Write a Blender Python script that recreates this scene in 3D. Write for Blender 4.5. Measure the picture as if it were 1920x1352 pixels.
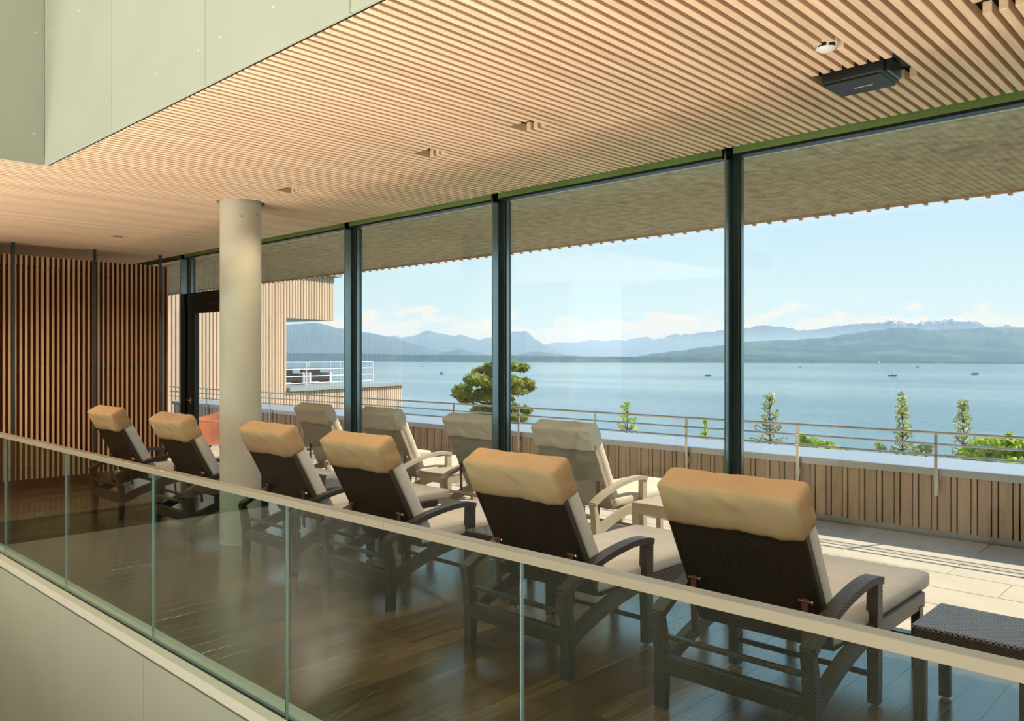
import bpy, bmesh, math, random
from mathutils import Vector, Matrix, noise
random.seed(7)
for o in list(bpy.data.objects): bpy.data.objects.remove(o)
SC = bpy.context.scene
COL = SC.collection

# ------------------------------------------------------------------ camera
FPX, HORIZON, YAW, CAMH = 1516.0, 668.0, math.radians(43.6), 1.64
cam_d = bpy.data.cameras.new('camera'); cam = bpy.data.objects.new('camera', cam_d); COL.objects.link(cam)
cam.location = (0, 0, CAMH); cam.rotation_euler = (math.pi/2, 0, YAW)
cam_d.sensor_width = 36; cam_d.lens = 36*FPX/1920
cam_d.shift_y = -(676-HORIZON)/1920
cam_d.clip_start = .05; cam_d.clip_end = 60000
SC.camera = cam
FWD = Vector((-math.sin(YAW), math.cos(YAW), 0)); RGT = Vector((math.cos(YAW), math.sin(YAW), 0)); UP = Vector((0, 0, 1))
CAMP = Vector((0, 0, CAMH))
def ray(x, y): return FWD + RGT*((x-960)/FPX) + UP*((HORIZON-y)/FPX)
def at_depth(x, y, d): return CAMP + ray(x, y)*d
def at_z(x, y, z): r = ray(x, y); return CAMP + r*((z-CAMH)/r.z)
def at_y(x, y, Y): r = ray(x, y); return CAMP + r*(Y/r.y)

# ------------------------------------------------------------------ world, sun, exposure
SC.view_settings.view_transform = 'Standard'; SC.view_settings.look = 'None'
SC.view_settings.exposure = 0.08; SC.view_settings.gamma = 1.0; SC.view_settings.use_curve_mapping = False
SC.cycles.use_denoising = True
SC.cycles.max_bounces = 10; SC.cycles.diffuse_bounces = 4; SC.cycles.transparent_max_bounces = 24
SC.cycles.glossy_bounces = 4; SC.cycles.volume_bounces = 1
SC.cycles.sample_clamp_indirect = 6.0
SC.cycles.caustics_reflective = False; SC.cycles.caustics_refractive = False

class NT:
    def __init__(s, tree): s.t = tree; s.n = tree.nodes; s.l = tree.links
    def add(s, typ, ins=None, **kw):
        nd = s.n.new(typ)
        for k, v in kw.items(): setattr(nd, k, v)
        for k, v in (ins or {}).items():
            if hasattr(v, 'is_output'): s.l.new(v, nd.inputs[k])
            else: nd.inputs[k].default_value = v
        return nd
    def ramp(s, fac, stops, interp='LINEAR'):
        nd = s.add('ShaderNodeValToRGB', {'Fac': fac}); r = nd.color_ramp; r.interpolation = interp
        while len(r.elements) < len(stops): r.elements.new(.5)
        for e, (p, c) in zip(r.elements, stops): e.position = p; e.color = (*c, 1) if len(c) == 3 else c
        return nd.outputs['Color']
    def math(s, op, a, b=0.0, clamp=False):
        nd = s.n.new('ShaderNodeMath'); nd.operation = op; nd.use_clamp = clamp
        for i, v in enumerate((a, b)):
            if hasattr(v, 'is_output'): s.l.new(v, nd.inputs[i])
            else: nd.inputs[i].default_value = v
        return nd.outputs[0]
    def mix(s, fac, a, b, blend='MIX'):
        nd = s.n.new('ShaderNodeMix'); nd.data_type = 'RGBA'; nd.blend_type = blend
        for k, v in ((0, fac), (6, a), (7, b)):
            if hasattr(v, 'is_output'): s.l.new(v, nd.inputs[k])
            else: nd.inputs[k].default_value = v if not isinstance(v, tuple) or len(v) == 4 else (*v, 1)
        return nd.outputs[2]

world = bpy.data.worlds.new('world'); SC.world = world; world.use_nodes = True
w = NT(world.node_tree); w.n.clear()
tc = w.add('ShaderNodeTexCoord'); sep = w.add('ShaderNodeSeparateXYZ', {0: tc.outputs['Generated']})
sky = w.ramp(sep.outputs['Z'], [(0.0, (.30, .32, .30)), (.001, (.68, .76, .73)), (.07, (.57, .70, .72)), (.14, (.50, .65, .74)),
                                 (.24, (.45, .60, .75)), (.6, (.26, .45, .76)), (1, (.17, .34, .66))])
# a bank of fair-weather cloud low in the sky, all the way round
cm = w.add('ShaderNodeMapping', {0: tc.outputs['Generated']}); cm.inputs['Scale'].default_value = (9, 9, 26)
cn = w.add('ShaderNodeTexNoise', {'Vector': cm.outputs[0], 'Scale': 2.3, 'Detail': 7, 'Roughness': .55})
top = w.add('ShaderNodeMapRange', {0: sep.outputs['Z'], 1: .036, 2: .088, 3: .19, 4: -.24}, clamp=True)
cl = w.math('ADD', cn.outputs[0], top.outputs[0])
clm = w.add('ShaderNodeMapRange', {0: cl, 1: .56, 2: .68, 3: 0, 4: 1.0}, clamp=True, interpolation_type='SMOOTHSTEP')
skyc = w.mix(clm.outputs[0], sky, (.82, .75, .63, 1))
bg = w.add('ShaderNodeBackground', {'Color': skyc, 'Strength': 1.34})
w.l.new(bg.outputs[0], w.add('ShaderNodeOutputWorld').inputs[0])

sun_d = bpy.data.lights.new('sun', 'SUN'); sun_d.energy = 6.6; sun_d.angle = .0093; sun_d.color = (1, .90, .74)
sun = bpy.data.objects.new('sun', sun_d); COL.objects.link(sun)
SUNV = Vector((.41, 1.0, .93)).normalized()
sun.rotation_euler = SUNV.to_track_quat('Z', 'Y').to_euler(); sun.location = (4, 9, 12)

def area(name, loc, rot, sx, sy, power, color):
    d = bpy.data.lights.new(name, 'AREA'); d.shape = 'RECTANGLE'; d.size = sx; d.size_y = sy; d.energy = power; d.color = color
    o = bpy.data.objects.new(name, d); COL.objects.link(o); o.location = loc; o.rotation_euler = rot
    return o
# unseen fill lights added below the camera to brighten the ceiling, with invented housings
UPX = (-8.2, -5.2, -2.2, .8); UPW = 160
for ux in UPX: area('hall_fill_light', (ux, -2.6, -3.24), (math.pi-math.radians(17), 0, 0), 2.2, .9, UPW, (1.0, .92, .82)).data.spread = math.radians(92)
# added fill light high in the unseen hall, for the bulkhead; no window there
area('hall_high_fill', (-3.4, -3.35, 5.3), (math.radians(70), 0, 0), 12.0, 1.2, 250, (.90, .97, 1.0))

# ------------------------------------------------------------------ helpers
def tag(o, label=None, cat=None, group=None, kind=None):
    if label: o['label'] = label
    if cat: o['category'] = cat
    if group: o['group'] = group
    if kind: o['kind'] = kind
    return o
def link(name, data, parent=None, loc=None, rot=None):
    o = bpy.data.objects.new(name, data); COL.objects.link(o)
    if parent is not None: o.parent = parent
    if loc is not None: o.location = loc
    if rot is not None: o.rotation_euler = rot
    return o
def empty(name, loc=(0, 0, 0), rz=0.0):
    o = bpy.data.objects.new(name, None); COL.objects.link(o); o.location = loc; o.rotation_euler = (0, 0, rz)
    o.empty_display_size = .2
    return o
def struct(name, loc=(0, 0, 0)): return tag(empty(name, loc), kind='structure')

class MB:
    """collects shapes and builds one mesh"""
    def __init__(s): s.bm = bmesh.new()
    def box(s, x0, x1, y0, y1, z0, z1, bev=0.0, seg=1, mtx=None):
        r = bmesh.ops.create_cube(s.bm, size=1.0)
        vs = r['verts']
        for v in vs: v.co = Vector(((x0+x1)/2+v.co.x*(x1-x0), (y0+y1)/2+v.co.y*(y1-y0), (z0+z1)/2+v.co.z*(z1-z0)))
        if bev > 0:
            es = list({e for v in vs for e in v.link_edges})
            rr = bmesh.ops.bevel(s.bm, geom=es+vs, offset=bev, segments=seg, affect='EDGES', profile=.5, clamp_overlap=True)
            vs = list({v for f in rr['faces'] for v in f.verts} | {v for v in vs if v.is_valid})
        if mtx is not None:
            for v in vs: v.co = mtx @ v.co
        return s
    def prism(s, poly, a, b, axis='x', mtx=None):
        """poly: list of 2d points; extruded from a to b along axis"""
        def P(p, t):
            if axis == 'x': c = Vector((t, p[0], p[1]))
            elif axis == 'y': c = Vector((p[0], t, p[1]))
            else: c = Vector((p[0], p[1], t))
            return mtx @ c if mtx is not None else c
        A = [s.bm.verts.new(P(p, a)) for p in poly]; B = [s.bm.verts.new(P(p, b)) for p in poly]
        n = len(poly)
        s.bm.faces.new(A); s.bm.faces.new(B[::-1])
        for i in range(n): s.bm.faces.new((A[i], B[i], B[(i+1) % n], A[(i+1) % n]))
        return s
    def ribbon(s, path, thick, x0, x1, taper=None):
        """path in (y,z); a bar of given thickness in the y-z plane, from x0 to x1"""
        n = len(path); up = []; dn = []
        for i, p in enumerate(path):
            a = Vector(path[max(i-1, 0)]); b = Vector(path[min(i+1, n-1)]); t = (b-a).normalized(); nn = Vector((-t.y, t.x))
            th = thick if taper is None else taper[i]
            up.append(Vector(p)+nn*th/2); dn.append(Vector(p)-nn*th/2)
        R = []
        for i in range(n):
            R.append([s.bm.verts.new((x0, up[i].x, up[i].y)), s.bm.verts.new((x1, up[i].x, up[i].y)),
                      s.bm.verts.new((x1, dn[i].x, dn[i].y)), s.bm.verts.new((x0, dn[i].x, dn[i].y))])
        for i in range(n-1):
            for k in range(4): s.bm.faces.new((R[i][k], R[i+1][k], R[i+1][(k+1) % 4], R[i][(k+1) % 4]))
        s.bm.faces.new(R[0]); s.bm.faces.new(R[-1][::-1])
        return s
    def tube(s, path, r, n=8, r2=None):
        path = [Vector(p) for p in path]; m = len(path); rings = []
        for i, p in enumerate(path):
            t = (path[min(i+1, m-1)]-path[max(i-1, 0)]).normalized()
            a = t.cross(Vector((0, 0, 1)))
            if a.length < 1e-3: a = Vector((1, 0, 0))
            a.normalize(); b = t.cross(a)
            rr = r if r2 is None else r+(r2-r)*i/(m-1)
            rings.append([s.bm.verts.new(p+a*math.cos(2*math.pi*k/n)*rr+b*math.sin(2*math.pi*k/n)*rr) for k in range(n)])
        for i in range(m-1):
            for k in range(n): s.bm.faces.new((rings[i][k], rings[i][(k+1) % n], rings[i+1][(k+1) % n], rings[i+1][k]))
        s.bm.faces.new(rings[0][::-1]); s.bm.faces.new(rings[-1])
        return s
    def lathe(s, prof, c=(0, 0, 0), n=32):
        c = Vector(c); rings = []
        for r, z in prof: rings.append([s.bm.verts.new(c+Vector((math.cos(2*math.pi*k/n)*r, math.sin(2*math.pi*k/n)*r, z))) for k in range(n)])
        for i in range(len(prof)-1):
            for k in range(n): s.bm.faces.new((rings[i][k], rings[i][(k+1) % n], rings[i+1][(k+1) % n], rings[i+1][k]))
        s.bm.faces.new(rings[0][::-1]); s.bm.faces.new(rings[-1])
        return s
    def quad(s, *pts): s.bm.faces.new([s.bm.verts.new(p) for p in pts]); return s
    def mesh(s, name, mat, smooth=False):
        bmesh.ops.recalc_face_normals(s.bm, faces=s.bm.faces[:])
        me = bpy.data.meshes.new(name); s.bm.to_mesh(me); s.bm.free()
        if mat is not None: me.materials.append(mat)
        if smooth:
            for p in me.polygons: p.use_smooth = True
            try: me.set_sharp_from_angle(angle=math.radians(40))
            except Exception: pass
        return me
    def obj(s, name, mat, parent=None, smooth=False, loc=None): return link(name, s.mesh(name, mat, smooth), parent, loc)
def boxmesh(name, x0, x1, y0, y1, z0, z1, mat, bev=0.0, seg=1): return MB().box(x0, x1, y0, y1, z0, z1, bev, seg).mesh(name, mat)
def copy_tree(o, parent=None):
    c = o.copy(); COL.objects.link(c); c.parent = parent
    for ch in o.children: copy_tree(ch, c)
    return c

# ------------------------------------------------------------------ materials
M = {}
def mat(name):
    m = bpy.data.materials.new(name); m.use_nodes = True; M[name] = m
    t = NT(m.node_tree); return t, t.n['Principled BSDF']
def setp(b, **k):
    for kk, v in k.items():
        kk = {'base': 'Base Color', 'rough': 'Roughness', 'metal': 'Metallic', 'spec': 'Specular IOR Level', 'coat': 'Coat Weight'}[kk]
        b.inputs[kk].default_value = (*v, 1) if isinstance(v, tuple) else v
def wood(name, c1, c2, rough=.5, scale=(60, 3, 60), var=.25, spec=.3, bump=.05):
    t, b = mat(name); setp(b, rough=rough, spec=spec)
    tcn = t.add('ShaderNodeTexCoord'); oi = t.add('ShaderNodeObjectInfo')
    off = t.add('ShaderNodeVectorMath', {0: tcn.outputs['Object'], 1: oi.outputs['Location']}, operation='ADD')
    mp = t.add('ShaderNodeMapping', {0: off.outputs[0]}); mp.inputs['Scale'].default_value = scale
    rnd = t.math('MULTIPLY', oi.outputs['Random'], 37.0)
    n = t.add('ShaderNodeTexNoise', {'Vector': mp.outputs[0], 'Scale': 1.0, 'Detail': 4, 'Roughness': .6, 'W': rnd}, noise_dimensions='4D')
    col = t.ramp(n.outputs[0], [(.3, c1), (.7, c2)])
    k = t.math('ADD', t.math('MULTIPLY', oi.outputs['Random'], var), 1-var/2)
    kc = t.add('ShaderNodeCombineColor', {0: k, 1: k, 2: k})
    t.l.new(t.mix(1.0, col, kc.outputs[0], 'MULTIPLY'), b.inputs['Base Color'])
    if bump:
        bp = t.add('ShaderNodeBump', {'Height': n.outputs[0], 'Strength': bump, 'Distance': .01}); t.l.new(bp.outputs[0], b.inputs['Normal'])
    return M[name]
def coat(name, w, rough, ior):
    b = M[name].node_tree.nodes['Principled BSDF']; b.inputs['Coat Weight'].default_value = w; b.inputs['Coat Roughness'].default_value = rough; b.inputs['Coat IOR'].default_value = ior
def plain(name, c, rough=.5, metal=0, spec=.5, var=0.0, nscale=8, bump=0.0, bscale=200):
    t, b = mat(name); setp(b, base=c, rough=rough, metal=metal, spec=spec)
    tcn = t.add('ShaderNodeTexCoord')
    if var:
        n = t.add('ShaderNodeTexNoise', {'Vector': tcn.outputs['Object'], 'Scale': nscale, 'Detail': 5})
        t.l.new(t.ramp(n.outputs[0], [(.3, tuple(x*(1-var) for x in c)), (.7, tuple(min(1, x*(1+var)) for x in c))]), b.inputs['Base Color'])
    if bump:
        n2 = t.add('ShaderNodeTexNoise', {'Vector': tcn.outputs['Object'], 'Scale': bscale, 'Detail': 3})
        bp = t.add('ShaderNodeBump', {'Height': n2.outputs[0], 'Strength': bump, 'Distance': .003}); t.l.new(bp.outputs[0], b.inputs['Normal'])
    return M[name]
def weave(name, dark, light, rough=.4, pitch=.009, spec=.5):
    t, b = mat(name); setp(b, rough=rough, spec=spec)
    tcn = t.add('ShaderNodeTexCoord')
    k = .628/pitch
    w1 = t.add('ShaderNodeTexWave', {'Vector': tcn.outputs['Object'], 'Scale': k, 'Distortion': .4, 'Detail': 1}, wave_type='BANDS', bands_direction='DIAGONAL')
    mp = t.add('ShaderNodeMapping', {0: tcn.outputs['Object']}); mp.inputs['Scale'].default_value = (-1, 1, 1)
    w2 = t.add('ShaderNodeTexWave', {'Vector': mp.outputs[0], 'Scale': k, 'Distortion': .4, 'Detail': 1}, wave_type='BANDS', bands_direction='DIAGONAL')
    h = t.math('MAXIMUM', w1.outputs['Fac'], w2.outputs['Fac'])
    t.l.new(t.ramp(h, [(.35, dark), (.95, light)]), b.inputs['Base Color'])
    bp = t.add('ShaderNodeBump', {'Height': h, 'Strength': .6, 'Distance': .003}); t.l.new(bp.outputs[0], b.inputs['Normal'])
    return M[name]
def glass(name, tint, ior=1.5, boost=1.0, rough=0.0):
    m = bpy.data.materials.new(name); m.use_nodes = True; M[name] = m; t = NT(m.node_tree); t.n.clear()
    tr = t.add('ShaderNodeBsdfTransparent', {'Color': (*tint, 1)})
    gl = t.add('ShaderNodeBsdfGlossy', {'Color': (1, 1, 1, 1), 'Roughness': rough})
    g = t.add('ShaderNodeNewGeometry')
    dt = t.add('ShaderNodeVectorMath', {0: g.outputs['Normal'], 1: g.outputs['Incoming']}, operation='DOT_PRODUCT')
    c5 = t.math('POWER', t.math('SUBTRACT', 1.0, t.math('ABSOLUTE', dt.outputs['Value'])), 5.0)     # Schlick reflectance, same on both faces
    fr = t.math('ADD', t.math('MULTIPLY', c5, .957), .043)
    mx = t.add('ShaderNodeMixShader', {0: t.math('MULTIPLY', fr, boost, True), 1: tr.outputs[0], 2: gl.outputs[0]})
    t.l.new(mx.outputs[0], t.add('ShaderNodeOutputMaterial').inputs[0])
    return m

wood('ceiling_wood', (.75, .52, .325), (.87, .65, .45), rough=.55, scale=(50, 2.2, 50), var=.16)
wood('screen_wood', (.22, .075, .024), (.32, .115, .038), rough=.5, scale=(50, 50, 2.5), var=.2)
wood('screen_lit_front', (.72, .47, .27), (.86, .60, .38), rough=.5, scale=(50, 50, 2.5), var=.2)  # paler copy of the slat wood, carrying the light on the fronts
wood('cladding_wood', (.52, .38, .27), (.66, .50, .36), rough=.7, scale=(40, 40, 3), var=.22)
wood('wing_wood', (.70, .50, .35), (.80, .59, .42), rough=.7, scale=(10, 10, 2), var=.15)
wood('parquet', (.085, .044, .021), (.27, .155, .080), rough=.26, scale=(34, 1.6, 34), var=.95, spec=.55, bump=.02)
coat('parquet', 1.0, .20, 1.9)
plain('felt_black', (.02, .017, .012), rough=.95, spec=.1)
plain('panel_paint', (.40, .425, .335), rough=.55, spec=.25, var=.03, nscale=2)
plain('wall_plain', (.62, .62, .55), rough=.7, spec=.2)
plain('hall_timber', (.36, .33, .27), rough=.6, var=.1, nscale=3)
plain('hall_floor', (.60, .57, .50), rough=.5)
plain('steel_dark', (.07, .10, .11), rough=.3, metal=.7, spec=.6)
plain('steel_fin', (.24, .32, .33), rough=.2, metal=1.0)
plain('frame_black', (.012, .013, .013), rough=.35)
plain('head_trim', (.30, .40, .13), rough=.18, metal=.25, var=.25, nscale=1.2)  # green base colour stands in for reflected greenery
plain('column_concrete', (.60, .59, .48), rough=.6, spec=.3, var=.05, nscale=5, bump=.05, bscale=60)
plain('rail_metal', (.40, .365, .27), rough=.32, metal=.3)
plain('curb_paint', (.66, .66, .55), rough=.45)
plain('gap_black', (.01, .01, .009), rough=.8)
plain('wicker_edge', (.05, .04, .03), rough=.5)
plain('strap_brown', (.16, .06, .035), rough=.35, metal=.5)
plain('chrome', (.8, .8, .78), rough=.12, metal=1)
plain('glide_plastic', (.75, .77, .78), rough=.4)
plain('pad_fabric', (.82, .81, .76), rough=.9, spec=.1, var=.05, nscale=6, bump=.2, bscale=350)
plain('hood_fabric', (.55, .375, .21), rough=.9, spec=.1, var=.06, nscale=6, bump=.2, bscale=350)
plain('pad_fabric_out', (.68, .60, .48), rough=.9, spec=.1, var=.05, nscale=6, bump=.2, bscale=350)
plain('hood_fabric_out', (.72, .67, .56), rough=.9, spec=.1, var=.05, nscale=6, bump=.2, bscale=350)
weave('wicker', (.008, .007, .005), (.085, .068, .046), rough=.33, pitch=.016)
weave('wicker_back', (.007, .005, .003), (.036, .026, .014), rough=.45, pitch=.014)
weave('wicker_top', (.012, .011, .010), (.20, .19, .18), rough=.25, pitch=.022)
weave('wicker_out', (.34, .27, .19), (.60, .49, .36), rough=.55)
weave('wicker_out_back', (.30, .28, .23), (.46, .43, .36), rough=.6, pitch=.012)
plain('terrace_slab', (.60, .515, .41), rough=.8, spec=.2, var=.07, nscale=3, bump=.15, bscale=90)
plain('terrace_joint', (.20, .17, .13), rough=.9)
plain('cap_metal', (.47, .50, .53), rough=.33, metal=.6)
plain('steel_rail', (.62, .60, .55), rough=.28, metal=.85)
plain('white_rail', (.85, .85, .82), rough=.4)
plain('soffit_board', (.43, .40, .295), rough=.9, spec=.1, var=.30, nscale=9, bump=.5, bscale=120)
plain('speaker_black', (.018, .02, .019), rough=.5)
plain('speaker_logo', (.55, .57, .55), rough=.3, metal=.4)
plain('detector_white', (.78, .78, .72), rough=.4)
plain('brass', (.70, .47, .20), rough=.25, metal=.9)
plain('roof_grey', (.40, .43, .42), rough=.5, metal=.3)
plain('bench_dark', (.03, .03, .035), rough=.7)
plain('bench_white', (.8, .8, .78), rough=.7)
plain('hull_dark', (.06, .07, .08), rough=.4)
plain('hull_white', (.8, .8, .8), rough=.4)
plain('bark', (.16, .11, .08), rough=.9, var=.3, nscale=10)
plain('ground_green', (.10, .14, .05), rough=.95, var=.3, nscale=.3)
glass('window_glass', (.955, .985, .98), boost=.9)
glass('balustrade_glass', (.765, .895, .88), boost=1.0)
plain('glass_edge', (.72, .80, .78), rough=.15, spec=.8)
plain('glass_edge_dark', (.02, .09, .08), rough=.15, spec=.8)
def leafmat(name, c1, c2):
    t, b = mat(name); setp(b, rough=.6, spec=.25)
    tcn = t.add('ShaderNodeTexCoord'); n = t.add('ShaderNodeTexNoise', {'Vector': tcn.outputs['Object'], 'Scale': 2.5, 'Detail': 3})
    c = t.ramp(n.outputs[0], [(.35, c1), (.65, c2)]); t.l.new(c, b.inputs['Base Color'])
    tl = t.add('ShaderNodeBsdfTranslucent', {'Color': c}); mx = t.add('ShaderNodeMixShader', {0: .55, 1: b.outputs[0], 2: tl.outputs[0]})
    t.l.new(mx.outputs[0], t.n['Material Output'].inputs[0])
leafmat('chair_orange', (.93, .56, .42), (.95, .58, .44))
leafmat('sail_white', (.95, .92, .86), (.95, .92, .86))
leafmat('pine_needles', (.20, .26, .05), (.48, .48, .12))
leafmat('leaf_light', (.36, .50, .07), (.64, .74, .16))
leafmat('leaf_willow', (.36, .42, .16), (.62, .64, .30))

# ================================================================== THE ROOM
ZC = 3.0            # underside of the ceiling slats
XL, XR = -13.6, 2.9
YG = 1.957          # glass balustrade
YF = 5.0            # glazing plane
VX = -6.37          # left end of the upper void
YB = 1.89           # bulkhead plane

# floor
fl = struct('floor'); FLZ = -.004
MB().box(XL, XR, 1.93, 4.93, -.30, -.014).obj('subfloor', M['gap_black'], fl)
PW = .145
pl = {L: boxmesh('plank', -PW/2+.0005, PW/2-.0005, 0, L, -.02, 0, M['parquet'], .0006) for L in (.6, .9, 1.2, 1.5)}
x = XL+PW/2
while x < XR-.02:
    y = 2.045; seq = random.choice([(1.5, .9), (.9, 1.2), (1.2, 1.2), (.6, 1.5), (1.5, 1.2), (.9, .9)])
    y1 = 4.93; first = random.choice([.6, .9, 1.2, 1.5])
    L = first
    while y < y1-.02:
        if y+L > y1: me = boxmesh('plank', -PW/2+.0005, PW/2-.0005, 0, y1-y-.001, -.02, 0, M['parquet'], .0006) if y1-y > .01 else None
        else: me = pl[L]
        if me: link('plank', me, fl, (x, y+.0007, 0))
        y += L; L = 1.5 if L == first else 1.2
    x += PW

# ceiling: black felt board with timber slats below
ce = struct('ceiling')
MB().box(VX, XR, YB, 4.86, ZC+.062, ZC+.10).obj('felt_board', M['felt_black'], ce)
MB().box(XL, VX-.045, -1.5, 4.86, ZC+.062, ZC+.10).obj('felt_board', M['felt_black'], ce)
MB().box(VX, XR, YB+.0, 4.86, ZC+.10, ZC+.42).obj('slab', M['felt_black'], ce)
MB().box(XL, VX-.045, -1.5, 4.86, ZC+.10, ZC+.42).obj('slab', M['felt_black'], ce)
P, SW, SH = .0567, .034, .052
COLC = (-6.70, 3.54)
LIGHTS = [(-.77, 3.555), (-3.22, 3.525), (-4.13, 3.54), (-5.90, 3.535), (-9.59, 3.575)]
DET = (-1.455, 3.535)
SPK = (-1.685, -1.285, 3.86, 4.20)
def cuts(x):
    c = []
    for lx, ly in LIGHTS:
        if abs(x-lx) < .085: c.append((ly-.07, ly+.07))
    if abs(x-DET[0]) < .05: c.append((DET[1]-.045, DET[1]+.05))
    if SPK[0] < x < SPK[1]: c.append((SPK[2], SPK[3]))
    d = abs(x-COLC[0])
    if d < .21: h = math.sqrt(.21**2-d*d); c.append((COLC[1]-h, COLC[1]+h))
    return sorted(c)
slatcache = {}
def slatmesh(L):
    k = round(L, 4)
    if k not in slatcache: slatcache[k] = boxmesh('slat', -SW/2, SW/2, 0, L, 0, SH, M['ceiling_wood'], .002)
    return slatcache[k]
x = -.961-P*12; xs = []
k0 = int((XR-.03+.961)/P); x = -.961+P*k0
while x > XL+.03: xs.append(x); x -= P
for x in xs:
    ya = YB+.02 if x > VX-.02 else -1.4
    y = ya
    for a, b in cuts(x)+[(4.80, None)]:
        if a-y > .01: link('slat', slatmesh(a-y), ce, (x, y, ZC))
        y = b

# recessed spotlights in the ceiling cut-outs
for i, (lx, ly) in enumerate(LIGHTS):
    names = ['recessed ceiling spotlight at the top right corner of the ceiling', 'recessed ceiling spotlight with the largest dark cut-out in mid ceiling',
             'second recessed ceiling spotlight, left of the largest cut-out', 'recessed ceiling spotlight just right of the round column top',
             'recessed ceiling spotlight left of the column, above the slatted screen']
    r = tag(empty('recessed_spotlight', (lx, ly, ZC)), names[i], 'spotlight', 'recessed spotlights in the slat ceiling')
    MB().box(-.095, .095, -.075, .075, .053, .060).obj('back_plate', M['frame_black'], r)
    ld = bpy.data.lights.new('spot_lamp', 'SPOT'); ld.energy = 48; ld.color = (1, .80, .54); ld.spot_size = math.radians(135); ld.spot_blend = .6; ld.shadow_soft_size = .03
    link('lamp', ld, r, (0, 0, .030))
    MB().lathe([(.045, .036), (.045, .055), (.03, .055), (.03, .040)], n=20).obj('can', M['frame_black'], r, True)
    MB().lathe([(.0, .044), (.03, .044), (.03, .048), (0, .048)], n=16).obj('lens', M['chrome'], r, True)
for gx, gy in ((-9.3, 1.25), (-9.3, .2)):  # unseen spots added to brighten the slatted screen
    gd = bpy.data.lights.new('screen_fill_spot', 'SPOT'); gd.energy = 130; gd.color = (1, .80, .56); gd.spot_size = math.radians(150); gd.spot_blend = .5; gd.shadow_soft_size = .04
    link('screen_fill_spot', gd, None, (gx, gy, ZC-.01))
# smoke detector
r = tag(empty('smoke_detector', (DET[0], DET[1], ZC)), 'white domed smoke detector hanging just below the ceiling slats', 'detector')
MB().lathe([(.0, .05), (.052, .05), (.056, .030), (.052, .012), (.0, .012)], n=28).obj('base', M['detector_white'], r, True)
MB().lathe([(.0, .014), (.044, .014), (.044, -.004), (.0, -.004)], n=28).obj('grille', M['frame_black'], r, True)
for k in range(6):
    a = k*math.pi/3
    MB().box(.030, .047, -.004, .004, -.006, .016, mtx=Matrix.Rotation(a, 4, 'Z')).obj('rib', M['detector_white'], r)
MB().lathe([(0, -.022), (.020, -.020), (.038, -.010), (.042, -.004), (0, -.004)], n=28).obj('dome', M['detector_white'], r, True)
# ceiling loudspeaker in its cut-out
sx, sy = (SPK[0]+SPK[1])/2, (SPK[2]+SPK[3])/2
r = tag(empty('ceiling_speaker', (sx, sy, ZC)), 'black box loudspeaker set into a rectangular opening between ceiling slats', 'loudspeaker')
MB().box(-.155, .135, -.10, .13, -.028, .055, .012, 3).obj('cabinet', M['speaker_black'], r, True)
MB().prism([(-.15, -.030), (-.145, -.036), (.115, -.036), (.12, -.030)], -.095, .125, 'y').obj('grille', M['speaker_black'], r)
MB().box(-.045, .045, .02, .032, -.0385, -.036, .001).obj('emblem', M['speaker_logo'], r)
MB().box(.135, .15, -.07, .10, -.02, .05, .004).obj('end_cap', M['steel_dark'], r)
MB().box(-.20, .20, -.172, .172, .055, .061).obj('back_plate', M['frame_black'], r)

# bulkhead round the upper void
def panel_wall(name, segs, z0, z1, plane, axis, thick, matname, screws=()):
    s = struct(name)
    for a, b in segs:
        if axis == 'x': MB().box(a+.002, b-.002, plane, plane+thick, z0, z1, .0015).obj('panel', M[matname], s)
        else: MB().box(plane-thick, plane, a+.002, b-.002, z0, z1, .0015).obj('panel', M[matname], s)
    return s
ub = [VX, -5.13, -3.90, -2.665, -1.43, -.195, 1.04, 2.275, XR]
wf = panel_wall('wall_upper_front', list(zip(ub[:-1], ub[1:])), ZC-.004, 6.2, YB-.02, 'x', .02, 'panel_paint')
MB().box(VX, XR, YB+.001, YB+.015, ZC+.001, 6.2).obj('backing', M['felt_black'], wf)
sd = [-3.2, -1.8, -.6, .62, YB-.02]
wl = panel_wall('wall_upper_left', list(zip(sd[:-1], sd[1:])), ZC-.004, 6.2, VX, 'y', .02, 'panel_paint')
MB().box(VX-.04, VX-.021, -3.2, YB+.015, ZC+.001, 6.2).obj('backing', M['felt_black'], wl)
scr = MB().lathe([(0, -.0006), (.006, -.0006), (.007, .001), (0, .001)], n=10).mesh('screw_cap', M['curb_paint'])
for px, py in ((372, 94), (412, 70), (294, 138), (200, 192), (228, 176), (146, 222), (148, 20), (100, 59), (513, 13)):
    p = at_y(px, py, YB-.02); o = link('screw_cap', scr, wf, p, (math.pi/2, 0, 0))
for px, py in ((66, 61), (63, 250)):
    rr = ray(px, py); p = CAMP+rr*(VX/rr.x); link('screw_cap', scr, wl, p, (0, math.pi/2, 0))
# wall below the floor edge
lb = [-9.5, -9.08, -7.63, -6.18, -4.73, -3.28, -1.83, -.38, 1.07, XR]
wb = panel_wall('wall_lower_front', list(zip(lb[:-1], lb[1:])), -3.4, -.085, 1.90, 'x', .02, 'panel_paint')
MB().box(-9.5, XR, 1.922, 1.94, -3.4, -.06).obj('backing', M['felt_black'], wb)
t1 = struct('trim_1')
MB().box(-9.5, XR, 1.885, 1.945, -.062, -.004, .003).obj('outer_curb', M['curb_paint'], t1)
MB().box(-9.5, XR, 1.945, 1.969, -.08, -.03).obj('glass_channel', M['gap_black'], t1)
MB().box(-9.5, XR, 1.969, 2.043, -.06, .004, .003).obj('inner_curb', M['curb_paint'], t1)

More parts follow.
